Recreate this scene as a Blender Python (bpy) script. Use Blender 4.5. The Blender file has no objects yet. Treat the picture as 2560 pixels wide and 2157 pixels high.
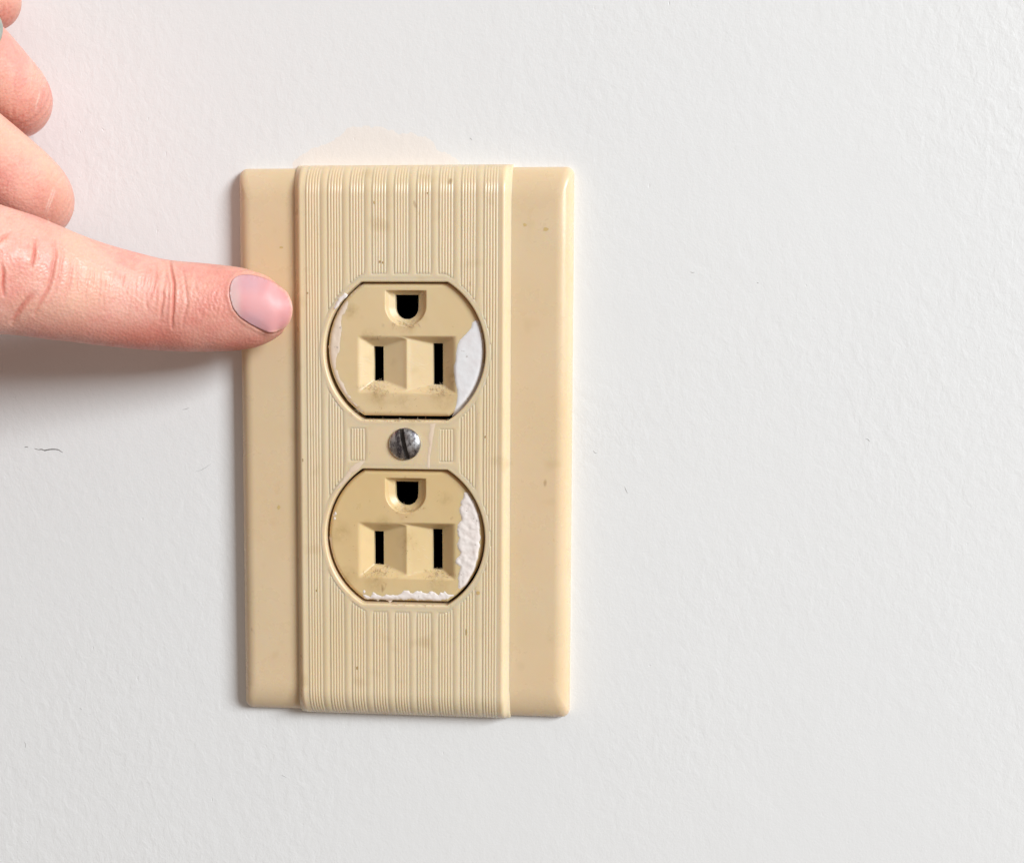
import bpy, bmesh, math, random
import numpy as np
from mathutils import Vector, Matrix
from mathutils.geometry import delaunay_2d_cdt

MM = 0.001
S = bpy.context.scene
COL = S.collection
random.seed(7)
RNG = np.random.default_rng(7)

# ------------------------------------------------------------------ camera
# Plate frame: X right, Y up, H out of the wall, all in millimetres, origin at the middle of the cover plate.
F_PX, CX, CY = 3200.0, 1280.0, 1078.5
R = np.array([[0.99586996, 0.0047709, -0.09066562],
              [-0.01216328, 0.99662703, -0.08115799],
              [0.08997261, 0.08192559, 0.99256895]])
CAM = np.array([46.3605102, 24.84254254, 265.38036923])


def at(px, py, h=0.0):
    """photo position + height above the wall -> plate millimetres"""
    d = R.T @ np.array([(px - CX) / F_PX, -(py - CY) / F_PX, -1.0])
    return CAM + d * ((h - CAM[2]) / d[2])


def to_photo(P):
    Q = (P - CAM) @ R.T
    return np.c_[CX + F_PX * Q[:, 0] / -Q[:, 2], CY - F_PX * Q[:, 1] / -Q[:, 2]]


A = np.array([[1, 0, 0], [0, 0, -1], [0, 1, 0]], float)      # plate frame -> world


def wm(P):
    return (np.asarray(P, float) @ A.T) * MM


cam_d = bpy.data.cameras.new('camera')
cam = bpy.data.objects.new('camera', cam_d)
COL.objects.link(cam)
cam_d.sensor_width = 36.0
cam_d.lens = 36.0 * F_PX / 2560.0
cam_d.clip_start = 0.01
cam_d.clip_end = 20
M3 = A @ R.T
cam.matrix_world = Matrix.LocRotScale(Vector(wm(CAM)), Matrix(M3.tolist()).to_quaternion(), None)
S.camera = cam

# ------------------------------------------------------------------ light
w = bpy.data.worlds.new('World')
S.world = w
w.use_nodes = True
bg = w.node_tree.nodes['Background']
bg.inputs['Color'].default_value = (1.0, 0.86, 0.74, 1)
bg.inputs['Strength'].default_value = 0.33
# the room: bright ceiling and walls above, darker floor below
wt = w.node_tree
w_tc = wt.nodes.new('ShaderNodeTexCoord')
w_sep = wt.nodes.new('ShaderNodeSeparateXYZ')
w_rmp = wt.nodes.new('ShaderNodeValToRGB')
w_map = wt.nodes.new('ShaderNodeMapRange')
w_map.inputs['From Min'].default_value = -1
w_map.inputs['From Max'].default_value = 1
wt.links.new(w_tc.outputs['Generated'], w_sep.inputs[0])
wt.links.new(w_sep.outputs['Z'], w_map.inputs['Value'])
wt.links.new(w_map.outputs[0], w_rmp.inputs[0])
wt.links.new(w_rmp.outputs[0], bg.inputs['Color'])
w_rmp.color_ramp.elements[0].position = 0.30
w_rmp.color_ramp.elements[0].color = (0.52, 0.40, 0.31, 1)
w_rmp.color_ramp.elements[1].position = 0.68
w_rmp.color_ramp.elements[1].color = (1.25, 1.12, 1.00, 1)


def area(name, pos, target, size, size_y, power, color):
    d = bpy.data.lights.new(name, 'AREA')
    d.shape = 'RECTANGLE'
    d.size, d.size_y, d.energy, d.color = size, size_y, power, color
    o = bpy.data.objects.new(name, d)
    COL.objects.link(o)
    o.location = Vector(pos)
    o.rotation_euler = (Vector(target) - Vector(pos)).to_track_quat('-Z', 'Y').to_euler()
    return o


area('window_light', (2.05, -1.62, 1.0), (0, 0, 0), 0.98, 0.98, 100.0, (0.94, 0.985, 1.0))

S.view_settings.view_transform = 'Standard'
S.view_settings.look = 'None'
S.view_settings.exposure = 0.0
S.view_settings.gamma = 1.0


# ------------------------------------------------------------------ helpers
def mesh_obj(name, P, F, mat, parent=None, smooth=True, attrs=None):
    me = bpy.data.meshes.new(name)
    P = wm(P)
    if isinstance(F, np.ndarray):
        k = F.shape[1]
        me.vertices.add(len(P))
        me.vertices.foreach_set('co', P.ravel())
        me.loops.add(F.size)
        me.loops.foreach_set('vertex_index', F.ravel().astype(np.int32))
        me.polygons.add(len(F))
        me.polygons.foreach_set('loop_start', np.arange(0, F.size, k, dtype=np.int32))
        me.update(calc_edges=True)
        me.validate()
    else:
        me.from_pydata(P.tolist(), [], [list(f) for f in F])
        me.update()
    if smooth:
        me.shade_smooth()
    me.materials.append(mat)
    o = bpy.data.objects.new(name, me)
    COL.objects.link(o)
    if parent is not None:
        o.parent = parent
    for k, v in (attrs or {}).items():
        a = me.attributes.new(k, 'FLOAT', 'POINT')
        a.data.foreach_set('value', np.asarray(v, np.float32))
    return o


def grid_faces(nr, nc, keep=None, flip=False, wrap=False):
    i, j = np.meshgrid(np.arange(nr - 1), np.arange(nc if wrap else nc - 1), indexing='ij')
    a = i * nc + j
    b = i * nc + (j + 1) % nc
    c = (i + 1) * nc + (j + 1) % nc
    d = (i + 1) * nc + j
    F = np.stack([a, b, c, d], -1)
    if flip:
        F = F[..., ::-1]
    if keep is not None:
        F = F[keep]
    return F.reshape(-1, 4)


def compact(P, F):
    used = np.unique(F)
    m = -np.ones(len(P), int)
    m[used] = np.arange(len(used))
    return P[used], m[F]


def sstep(a, b, x):
    t = np.clip((x - a) / (b - a), 0, 1)
    return t * t * (3 - 2 * t)


def tag(o, **k):
    for a, b in k.items():
        o[a] = b
    return o


def poly_sd(P, poly):
    """signed distance to a closed polygon, positive inside"""
    P = np.asarray(P, float)
    poly = np.asarray(poly, float)
    d = np.full(len(P), 1e9)
    ins = np.zeros(len(P), bool)
    n = len(poly)
    for i in range(n):
        a, b = poly[i], poly[(i + 1) % n]
        e = b - a
        t = np.clip(((P - a) @ e) / (e @ e + 1e-12), 0, 1)
        d = np.minimum(d, np.linalg.norm(P - a - t[:, None] * e, axis=1))
        c = (a[1] > P[:, 1]) != (b[1] > P[:, 1])
        xs = a[0] + (P[:, 1] - a[1]) / (b[1] - a[1] + 1e-12) * e[0]
        ins ^= c & (P[:, 0] < xs)
    return np.where(ins, d, -d)


def line_d(P, pts):
    """distance to an open polyline and the position along it, 0..1"""
    pts = np.asarray(pts, float)
    d = np.full(len(P), 1e9)
    u = np.zeros(len(P))
    L = np.r_[0, np.cumsum(np.linalg.norm(np.diff(pts, axis=0), axis=1))]
    for i in range(len(pts) - 1):
        e = pts[i + 1] - pts[i]
        t = np.clip(((P - pts[i]) @ e) / (e @ e + 1e-12), 0, 1)
        q = np.linalg.norm(P - pts[i] - t[:, None] * e, axis=1)
        m = q < d
        d[m] = q[m]
        u[m] = (L[i] + t[m] * (L[i + 1] - L[i])) / L[-1]
    return d, u


def noise2(x, y, f, seed=0):
    """cheap smooth value noise, about -1..1"""
    x = np.asarray(x) * f + seed * 17.13
    y = np.asarray(y) * f + seed * 31.7
    xi, yi = np.floor(x), np.floor(y)
    fx, fy = x - xi, y - yi
    fx, fy = fx * fx * (3 - 2 * fx), fy * fy * (3 - 2 * fy)
    h = lambda a, b: np.modf(np.abs(np.sin(a * 127.1 + b * 311.7 + seed) * 43758.5453))[0] * 2 - 1
    return (h(xi, yi) * (1 - fx) + h(xi + 1, yi) * fx) * (1 - fy) + (h(xi, yi + 1) * (1 - fx) + h(xi + 1, yi + 1) * fx) * fy


def patch(name, poly, height, thick, mat, parent, edge=0.3, step=0.25, rough=0.0, jag=0.0, seed=1):
    """a thin film with an irregular outline lying on the surface height(x, y)"""
    poly = np.asarray(poly, float)
    B = []
    n = len(poly)
    for i in range(n):
        a, b = poly[i], poly[(i + 1) % n]
        k = max(1, int(np.linalg.norm(b - a) / (step * 0.6)))
        for t in range(k):
            B.append(a + (b - a) * t / k)
    B = np.array(B)
    if jag:
        B = B + jag * np.c_[noise2(B[:, 0], B[:, 1], 0.9, seed), noise2(B[:, 0], B[:, 1], 1.1, seed + 3)] \
              + jag * 0.5 * np.c_[noise2(B[:, 0], B[:, 1], 2.7, seed + 5), noise2(B[:, 0], B[:, 1], 2.9, seed + 7)]
    lo, hi = B.min(0), B.max(0)
    gx, gy = np.meshgrid(np.arange(lo[0], hi[0], step), np.arange(lo[1], hi[1], step))
    G = np.c_[gx.ravel(), gy.ravel()] + RNG.uniform(-.2, .2, (gx.size, 2)) * step
    sd = poly_sd(G, B)
    G = G[sd > step * 0.45]
    V = np.vstack([B, G])
    nb = len(B)
    E = [(i, (i + 1) % nb) for i in range(nb)]
    ov, _, of, *_ = delaunay_2d_cdt([Vector(v) for v in V.tolist()], E, [], 1, 1e-6)
    V = np.array([list(v) for v in ov])
    d = np.maximum(poly_sd(V, B), 0)
    h = height(V[:, 0], V[:, 1])
    up = thick * np.sqrt(np.clip(1 - (1 - np.clip(d / edge, 0, 1)) ** 2, 0, 1))
    up = up + rough * sstep(0, edge * 1.5, d) * (noise2(V[:, 0], V[:, 1], 1.3, seed) + 0.6 * noise2(V[:, 0], V[:, 1], 3.1, seed + 2))
    P = np.c_[V, h + up - 0.004 * (d <= 1e-6)]
    F = []
    for f in of:
        f = list(f)
        a, b, c = V[f[0]], V[f[1]], V[f[2]]
        if (b[0] - a[0]) * (c[1] - a[1]) - (b[1] - a[1]) * (c[0] - a[0]) < 0:
            f = f[::-1]
        F.append(f)
    return mesh_obj(name, P, F, mat, parent)


# ------------------------------------------------------------------ materials
class Mat:
    def __init__(s, name, color, rough=0.5, spec=0.5):
        s.m = bpy.data.materials.new(name)
        s.m.use_nodes = True
        s.t = s.m.node_tree
        s.N, s.L = s.t.nodes, s.t.links
        s.p = s.N['Principled BSDF']
        s.p.inputs['Base Color'].default_value = (*color, 1)
        s.p.inputs['Roughness'].default_value = rough
        s.p.inputs['Specular IOR Level'].default_value = spec
        s.tc = s.N.new('ShaderNodeTexCoord').outputs['Object']
        s.col = None

    def noise(s, scale, detail=3, rough=0.5, stretch=None, rot=0.0, dist=0.0):
        n = s.N.new('ShaderNodeTexNoise')
        n.inputs['Scale'].default_value = scale
        n.inputs['Detail'].default_value = detail
        n.inputs['Roughness'].default_value = rough
        n.inputs['Distortion'].default_value = dist
        if stretch:
            mp = s.N.new('ShaderNodeMapping')
            mp.inputs['Scale'].default_value = stretch
            mp.inputs['Rotation'].default_value = (0, rot, 0)
            s.L.new(s.tc, mp.inputs[0])
            s.L.new(mp.outputs[0], n.inputs['Vector'])
        else:
            s.L.new(s.tc, n.inputs['Vector'])
        return n.outputs['Fac']

    def ramp(s, src, a, b, lo=0.0, hi=1.0):
        r = s.N.new('ShaderNodeMapRange')
        r.inputs['From Min'].default_value = a
        r.inputs['From Max'].default_value = b
        r.inputs['To Min'].default_value = lo
        r.inputs['To Max'].default_value = hi
        s.L.new(src, r.inputs['Value'])
        return r.outputs[0]

    def math(s, op, a, b):
        n = s.N.new('ShaderNodeMath')
        n.operation = op
        for i, v in enumerate((a, b)):
            if isinstance(v, (int, float)):
                n.inputs[i].default_value = v
            else:
                s.L.new(v, n.inputs[i])
        return n.outputs[0]

    def tint(s, fac, color):
        """mix the colour so far towards another one by fac"""
        n = s.N.new('ShaderNodeMix')
        n.data_type = 'RGBA'
        s.L.new(fac, n.inputs[0])
        if s.col is None:
            n.inputs[6].default_value = s.p.inputs['Base Color'].default_value
        else:
            s.L.new(s.col, n.inputs[6])
        n.inputs[7].default_value = (*color, 1)
        s.col = n.outputs[2]
        s.L.new(s.col, s.p.inputs['Base Color'])
        return s

    def bump(s, src, dist, strength=1.0):
        b = s.N.new('ShaderNodeBump')
        b.inputs['Distance'].default_value = dist
        b.inputs['Strength'].default_value = strength
        s.L.new(src, b.inputs['Height'])
        if getattr(s, 'nrm', None) is not None:
            s.L.new(s.nrm, b.inputs['Normal'])
        s.nrm = b.outputs[0]
        s.L.new(s.nrm, s.p.inputs['Normal'])
        return s

    def sss(s, weight, radius, scale=1.0):
        s.p.inputs['Subsurface Weight'].default_value = weight
        s.p.inputs['Subsurface Radius'].default_value = radius
        s.p.inputs['Subsurface Scale'].default_value = scale
        return s

    def attr(s, name):
        a = s.N.new('ShaderNodeAttribute')
        a.attribute_name = name
        return a.outputs['Fac']

    def voro(s, scale):
        n = s.N.new('ShaderNodeTexVoronoi')
        n.inputs['Scale'].default_value = scale
        s.L.new(s.tc, n.inputs['Vector'])
        return n.outputs['Distance']


def blob(M, px, py, r, h=0.0):
    """soft round mask about a spot of the wall"""
    c = wm(at(px, py, h))
    v = M.N.new('ShaderNodeVectorMath')
    v.operation = 'DISTANCE'
    M.L.new(M.tc, v.inputs[0])
    v.inputs[1].default_value = c
    return M.ramp(v.outputs['Value'], r * MM, 0.0)


def wall_paint(name, color):
    W = Mat(name, color, 0.62, 0.3)
    W.tint(W.ramp(W.noise(9, 3), 0.4, 0.7, 0, 0.35), (color[0] * 0.97, color[1] * 0.975, color[2] * 0.985))
    relief = W.noise(430, 5, 0.6, (1.0, 1, 0.72), 0.5, 0.3)
    coarse = W.noise(60, 3, 0.5)
    fine = W.noise(1900, 3, 0.6)
    area_m = W.ramp(W.noise(14, 2), 0.38, 0.66, 0.25, 1.0)
    edge = W.math('MAXIMUM', blob(W, 1465, 1080, 16), blob(W, 0, 2100, 55))
    edge = W.math('MAXIMUM', edge, W.math('MAXIMUM', blob(W, 2500, 60, 40), blob(W, 250, 420, 34)))
    amt = W.math('ADD', area_m, W.math('MULTIPLY', edge, 1.0))
    W.bump(coarse, 0.00035, 0.30)
    W.bump(W.math('MULTIPLY', relief, amt), 0.00022, 0.58)
    pit = W.math('MULTIPLY', W.ramp(W.noise(650, 2, 0.5, (1.0, 1, 0.6), 0.45), 0.735, 0.80), -0.7)
    W.bump(W.math('MULTIPLY', pit, amt), 0.00010, 0.9)
    W.bump(fine, 0.00005, 0.5)
    return W.m


m_wall = wall_paint('painted_plaster', (0.80, 0.80, 0.81))
m_old = wall_paint('bare_old_paint', (0.84, 0.785, 0.745))


def ivory(name, color, rough=0.33, dirt=0.5, spots=()):
    I = Mat(name, color, rough, 0.5)
    I.tint(I.ramp(I.noise(38, 3), 0.35, 0.70, 0, 0.8), (color[0] * 1.0, color[1] * 0.93, color[2] * 0.84))
    I.tint(I.ramp(I.noise(90, 2, 0.5), 0.42, 0.80, 0, 0.5), (color[0] * 0.93, color[1] * 0.93, color[2] * 0.86))
    I.tint(I.ramp(I.noise(420, 2, 0.4, (1, 1, 0.55)), 0.745, 0.80, 0, dirt), (0.30, 0.17, 0.07))
    I.tint(I.ramp(I.noise(210, 1, 0.4), 0.66, 0.86, 0, dirt * 0.6), (0.45, 0.30, 0.11))
    r = I.ramp(I.noise(160, 4, 0.6), 0.3, 0.7, rough - 0.07, rough + 0.12)
    I.L.new(r, I.p.inputs['Roughness'])
    for bx_, by_, br_ in spots:
        I.tint(I.math('MULTIPLY', blob(I, bx_, by_, br_, 5), I.ramp(I.noise(330, 4, 0.7), 0.36, 0.66, 0.0, 0.75)), (0.40, 0.26, 0.10))
    I.bump(I.noise(500, 3), 0.00004, 0.25)
    I.sss(0.40, (1.0, 0.56, 0.20), 0.0020)
    return I.m


m_plate = ivory('aged_ivory_plastic', (0.735, 0.575, 0.385), 0.28, 0.45)
m_panel = ivory('aged_ivory_plastic_ribbed', (0.765, 0.62, 0.43), 0.30, 0.6)
m_face = ivory('yellowed_ivory_plastic', (0.73, 0.57, 0.35), 0.36, 0.7,
               ((945, 990, 3.2), (1110, 990, 3.6), (1018, 812, 2.6), (925, 842, 2.2), (1128, 940, 2.4), (975, 905, 1.6), (1010, 1005, 2.4), (880, 780, 2.2)))
m_face2 = ivory('deep_yellowed_ivory_plastic', (0.71, 0.54, 0.30), 0.34, 0.7,
                ((1016, 1352, 2.8), (940, 1452, 2.8), (1095, 1455, 3.2), (1015, 1275, 2.4), (1115, 1245, 1.8), (850, 1330, 3.0), (960, 1310, 2.4), (870, 1440, 2.6)))


def simple(name, color, rough=0.5, metal=0.0, spec=0.5):
    M = Mat(name, color, rough, spec)
    M.p.inputs['Metallic'].default_value = metal
    M.tint(M.ramp(M.noise(700, 3), 0.4, 0.7, 0, 0.5), tuple(c * 0.8 for c in color))
    return M.m


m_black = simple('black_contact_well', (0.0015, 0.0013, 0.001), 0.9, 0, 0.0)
m_strap = simple('dark_steel', (0.012, 0.010, 0.008), 0.6, 0.0, 0.3)
Z = Mat('scuffed_screw_metal', (0.62, 0.62, 0.64), 0.3)
Z.p.inputs['Metallic'].default_value = 1.0
Z.tint(Z.ramp(Z.noise(900, 5, 0.7, (1, 1, 0.5), 0.4), 0.45, 0.60), (0.13, 0.12, 0.14))
Z.tint(Z.ramp(Z.noise(500, 4, 0.7), 0.58, 0.7, 0, 0.7), (0.16, 0.09, 0.06))
Z.L.new(Z.ramp(Z.noise(700, 4, 0.6), 0.3, 0.7, 0.2, 0.5), Z.p.inputs['Roughness'])
Z.bump(Z.noise(1400, 4), 0.00006, 0.6)
m_screw = Z.m
m_slot = simple('grimy_screw_slot', (0.030, 0.020, 0.013), 0.6)


def smear_mat(name, color, rough):
    M = Mat(name, color, rough)
    M.tint(M.ramp(M.noise(380, 4, 0.6), 0.45, 0.7, 0, 0.6), tuple(c * k for c, k in zip(color, (0.93, 0.86, 0.84))))
    M.tint(M.ramp(M.noise(800, 2), 0.70, 0.76, 0, 0.55), (0.33, 0.27, 0.24))
    M.bump(M.noise(900, 4), 0.00006, 0.6)
    return M.m


m_white = smear_mat('white_wall_paint_smear', (0.80, 0.795, 0.82), 0.35)
m_chalk = smear_mat('chalky_paint_smear', (0.84, 0.77, 0.74), 0.6)
m_pink = smear_mat('thin_pinkish_paint_film', (0.77, 0.635, 0.52), 0.45)
m_film = smear_mat('thin_tan_paint_film', (0.79, 0.635, 0.49), 0.45)

# ------------------------------------------------------------------ wall
bx, by = (-1300, -24, 25, 1300), (-1100, -40, 41, 1300)
WP, WF = [], []
for j in range(4):
    for i in range(4):
        WP.append((bx[i], by[j], 0.0))
for j in range(4):
    for i in range(4):
        WP.append((bx[i], by[j], -120.0))
for j in range(3):
    for i in range(3):
        if (i, j) != (1, 1):
            q_ = [j * 4 + i, j * 4 + i + 1, j * 4 + i + 5, j * 4 + i + 4]
            WF.append(q_)
            WF.append([k + 16 for k in q_[::-1]])
ho, hi_ = [0, 3, 15, 12], [5, 6, 10, 9]
for k in range(4):
    a_, b_ = ho[k], ho[(k + 1) % 4]
    WF.append([a_ + 16, b_ + 16, b_, a_])
    a_, b_ = hi_[k], hi_[(k + 1) % 4]
    WF.append([a_, b_, b_ + 16, a_ + 16])
me = bpy.data.meshes.new('wall')
me.from_pydata(wm(WP).tolist(), [], WF)
me.update()
me.materials.append(m_wall)
wall = bpy.data.objects.new('wall', me)
COL.objects.link(wall)
tag(wall, kind='structure')

flat0 = lambda x, y: np.zeros(len(x))


def pxpoly(pts, h=0.0):
    return [at(x, y, h)[:2] for x, y in pts]


patch('bare_patch', pxpoly([(728, 470), (731, 402), (748, 388), (775, 378), (801, 366), (822, 352), (838, 343), (856, 332), (876, 321),
                            (905, 317), (918, 308), (930, 316), (955, 321), (983, 320), (994, 331), (1025, 333), (1050, 340), (1073, 342),
                            (1084, 358), (1090, 374), (1117, 386), (1140, 398), (1160, 408), (1160, 470)]),
      flat0, 0.03, m_old, wall, edge=0.8, step=0.7, jag=0.5)

m_crack = simple('dark_hairline', (0.16, 0.15, 0.145), 0.8)


def stroke(name, pts, width, mat, parent, h=0.0, high=0.05):
    """a hair-thin raised line, tapered at both ends"""
    P = np.array([at(x, y, h)[:2] for x, y in pts])
    t = np.linspace(0, len(P) - 1, len(P) * 4)
    C = np.c_[np.interp(t, range(len(P)), P[:, 0]), np.interp(t, range(len(P)), P[:, 1])]
    T = np.gradient(C, axis=0)
    T /= np.linalg.norm(T, axis=1)[:, None] + 1e-9
    Nn = np.c_[-T[:, 1], T[:, 0]]
    u = np.linspace(0, 1, len(C))
    wd = width * (0.15 + 0.85 * np.sin(math.pi * np.clip(u * 0.92 + 0.06, 0, 1))) * RNG.uniform(0.7, 1.2, len(C)) / 2
    V = []
    for k, f, z in ((0, -1, 0.002), (1, -0.5, high), (2, 0.5, high), (3, 1, 0.002)):
        V.append(np.c_[C + Nn * (wd * f)[:, None], np.full(len(C), h + z)])
    V = np.stack(V, 1).reshape(-1, 3)
    return mesh_obj(name, V, grid_faces(len(C), 4, flip=True), mat, parent)


stroke('crack', [(86, 1121), (96, 1124), (104, 1123), (112, 1126), (120, 1124), (128, 1123), (137, 1123), (146, 1124), (152, 1128), (157, 1131)],
       0.27, m_crack, wall)
stroke('crack', [(61, 1118), (66, 1117), (71, 1118)], 0.16, m_crack, wall)
m_mark = simple('grey_scuff', (0.50, 0.50, 0.50), 0.8)
stroke('scuff', [(488, 1179), (503, 1175), (516, 1167), (529, 1158)], 0.10, m_mark, wall, high=0.02)
for pts in ([(456, 1024), (466, 1022), (474, 1019)], [(1727, 680), (1732, 682), (1738, 680)], [(2165, 1096), (2170, 1098), (2174, 1103)],
            [(1562, 1217), (1566, 1226), (1569, 1233)], [(1483, 1126), (1488, 1132), (1493, 1132)], [(1893, 706), (1897, 708)],
            [(61, 1852), (65, 1860), (64, 1868)], [(1175, 345), (1180, 350)], [(200, 1768), (206, 1774)], [(704, 1936), (716, 1942)]):
    stroke('scuff', pts, 0.16, m_mark, wall, high=0.05)

# ------------------------------------------------------------------ outlet: cover plate
outlet = bpy.data.objects.new('wall_outlet', None)
outlet.empty_display_size = 0.02
COL.objects.link(outlet)
tag(outlet, label='old ivory duplex outlet with ribbed cover plate and white paint smears on the wall', category='wall outlet')

TOP, FL = 6.3, 4.5
OPEN = ((0.7, 19.6, 16.65, 14.1), (0.7, -18.75, 16.65, 14.1))      # centre x, y, radius, half height of the two openings


def open_sd(x, y, o):
    """distance outside an opening (negative within)"""
    dx, dy = np.abs(x - o[0]), np.abs(y - o[1])
    return np.maximum(np.hypot(dx, dy) - o[2], dy - o[3])


def margin_sd(x, y, o):
    """like open_sd, with the smooth border narrower beside the round sides"""
    dx, dy = np.abs(x - o[0]), np.abs(y - o[1])
    return np.maximum(np.hypot(dx, dy) - o[2] + 0.5, dy - o[3])


def outline(o, off, na=44, nf=26):
    Rr, T = o[2] + off, o[3] + off
    hw = math.sqrt(Rr * Rr - T * T)
    a = math.asin(T / Rr)
    P = [(Rr * math.cos(t), Rr * math.sin(t)) for t in np.linspace(-a, a, na, endpoint=False)]
    P += [(x, T) for x in np.linspace(hw, -hw, nf, endpoint=False)]
    P += [(Rr * math.cos(t), Rr * math.sin(t)) for t in np.linspace(math.pi - a, math.pi + a, na, endpoint=False)]
    P += [(x, -T) for x in np.linspace(-hw, hw, nf, endpoint=False)]
    return np.array(P) + [o[0], o[1]]


def ring_loft(levels, o, na=44, nf=26):
    P = np.vstack([np.c_[outline(o, off, na, nf), np.full(2 * (na + nf), h)] for off, h in levels])
    return P, 2 * (na + nf)


# flange body: rounded rectangle with a soft pillow edge
def rrect(hx, hy, r, n=8):
    P = []
    for cx, cy, a0 in ((hx - r, hy - r, 0), (-hx + r, hy - r, 90), (-hx + r, -hy + r, 180), (hx - r, -hy + r, 270)):
        for k in range(n + 1):
            a = math.radians(a0 + 90 * k / n)
            P.append((cx + r * math.cos(a), cy + r * math.sin(a)))
    return np.array(P)


HX, HY = 34.9, 57.3
lv = []
for a in np.linspace(0, 90, 22):
    ca, sa = math.cos(math.radians(a)), math.sin(math.radians(a))
    lv.append((3.5 * (1 - ca ** 0.9), 7.0 * (1 - ca ** 0.95), 0.35 + (FL - 0.35) * sa ** 0.92))
lv = [(0.0, 0.0, 0.0)] + lv
P = np.vstack([np.c_[rrect(HX - ix, HY - iy, max(0.9, 1.7 - ix * 0.2)), np.full(36, h)] for ix, iy, h in lv])
# cut the middle away under the raised panel: only a rim is needed
F = [list(f) for f in grid_faces(len(lv), 36, wrap=True)]
n0 = (len(lv) - 1) * 36
inner = np.c_[rrect(HX - 17, HY - 15, 0.9), np.full(36, FL - 0.0)]
P = np.vstack([P, inner])
for k in range(36):
    F.append([n0 + k, n0 + (k + 1) % 36, n0 + 36 + (k + 1) % 36, n0 + 36 + k])
plate = mesh_obj('cover_plate', P, F, m_plate, outlet)

# raised, fluted panel
BP, BW = 4.58, 1.46            # pitch and half width of the rib bands
BANDS = [0.05 + BP * (k - 4) for k in range(9)]
xs = np.arange(-20.7, 20.71, 0.115)
side = [(math.sin(math.radians(a)) * 0.85, math.cos(math.radians(a)) * 0.85 - 0.85) for a in np.linspace(10, 85, 9)]
side = side[:-2] + [(0.95, -0.85), (1.2, -1.25), (1.5, -1.62), (1.8, -1.9), (1.85, -2.6), (1.9, -9)]
xl = np.r_[[-20.7 - s[0] for s in side[::-1]], xs, [20.7 + s[0] for s in side]]
xd = np.r_[[s[1] for s in side[::-1]], np.zeros(len(xs)), [s[1] for s in side]]
ang = np.radians(np.linspace(0, 90, 19))
ya = np.arange(-51.6, 51.6, 0.22)
YE = 6.3
yl = np.r_[(-51.6 - YE * np.sin(ang[1:]))[::-1], ya, 51.6 + YE * np.sin(ang[1:])]
ye = np.r_[(np.cos(ang[1:]))[::-1], np.ones(len(ya)), np.cos(ang[1:])]
ye = np.clip(ye, 0, 1) ** 0.92


def flat_mask(x, y):
    sd = np.minimum(margin_sd(x, y, OPEN[0]), margin_sd(x, y, OPEN[1]))
    m = 1 - sstep(1.45, 1.65, sd)
    mid = (1 - sstep(10.0, 10.2, np.abs(y - 0.4))) * (1 - sstep(7.45, 7.55, np.abs(x - 0.45)))
    piece = (1 - sstep(11.6, 11.7, np.abs(x - 0.45))) * sstep(3.35, 3.5, np.abs(y - 0.4)) * (1 - sstep(10, 10.2, np.abs(y - 0.4)))
    return np.maximum(m, np.maximum(mid, piece))


def flute(x, soft_=1.0):
    """0 on the crown of a land, about -0.28 in the rib channels"""
    d = np.min([np.abs(x - b) for b in BANDS], axis=0)
    ch = 1 - sstep(BW - 0.02, BW + 0.16, d)
    s = np.clip((BP / 2 - d) / (BP / 2 - BW), 0, 1)
    land = -0.17 * s ** 2 * (0.45 + 0.55 * soft_)
    land = np.where(np.abs(x) > 19.9, -0.1 * sstep(20.9, 19.9, np.abs(x)), land)
    return np.where(np.abs(x) > 20.6, 0, land * (1 - ch) - 0.12 * ch)


def yprof(y):
    t = np.clip((np.abs(y) - 51.6) / YE, 0, 1)
    return np.sqrt(np.clip(1 - t * t, 0, 1)) ** 0.92


X, Y = np.meshgrid(xl, yl)
fm = flat_mask(X, Y)
sdm = np.minimum(open_sd(X, Y, OPEN[0]), open_sd(X, Y, OPEN[1]))
H = TOP + flute(X, sstep(1.4, 4.0, sdm)) * (1 - fm) + xd[None, :]
H = np.where(xd[None, :] < -8, 0.0, H) * ye[:, None]
Xc = np.broadcast_to(X, H.shape).copy()
# ends of the panel pull in a little as they round off
Xc *= 1 - 0.010 * (1 - ye[:, None])
cx, cy = (X[:-1, :-1] + X[1:, 1:]) / 2, (Y[:-1, :-1] + Y[1:, 1:]) / 2
keep = (open_sd(cx, cy, OPEN[0]) > 0.35) & (open_sd(cx, cy, OPEN[1]) > 0.35)
P = np.c_[Xc.ravel(), Y.ravel(), H.ravel()]
P, F = compact(P, grid_faces(*H.shape, keep=keep))
panel = mesh_obj('ribbed_panel', P, F, m_panel, plate)

for o in OPEN:
    lev = [(0.92, TOP - 0.004), (0.80, TOP + 0.004), (0.34, TOP + 0.006)]
    lev += [(0.34 - 0.34 * math.sin(math.radians(a)), TOP + 0.012 - 0.34 * (1 - math.cos(math.radians(a)))) for a in (15, 30, 45, 60, 75, 90)]
    lev += [(0.0, 3.0), (0.0, 0.8)]
    P, n = ring_loft(lev, o)
    mesh_obj('opening_rim', P, grid_faces(len(lev), n, wrap=True), m_panel, plate)

# rib bands: five fine half-round ribs in each channel, one object per run of a band
PITCH = 2 * BW / 5


def rib_runs(x, k):
    ys = np.arange(-57.6, 57.61, 0.05)
    xx = np.full(len(ys), x)
    sd = np.minimum(margin_sd(xx, ys, OPEN[0]), margin_sd(xx, ys, OPEN[1]))
    ok = sd > 1.58
    mid = np.abs(ys - 0.4) < 12
    if k in (3, 4, 5):
        ok &= ~mid
    if k in (2, 6):
        ok &= ~(mid & (np.abs(ys - 0.4) > 3.4))
    runs, st = [], None
    for y, g in zip(ys, ok):
        if g and st is None:
            st = y
        if not g and st is not None:
            if last - st > 0.8:
                runs.append((st, last))
            st = None
        last = y
    if st is not None:
        runs.append((st, ys[-1]))
    return runs


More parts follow.
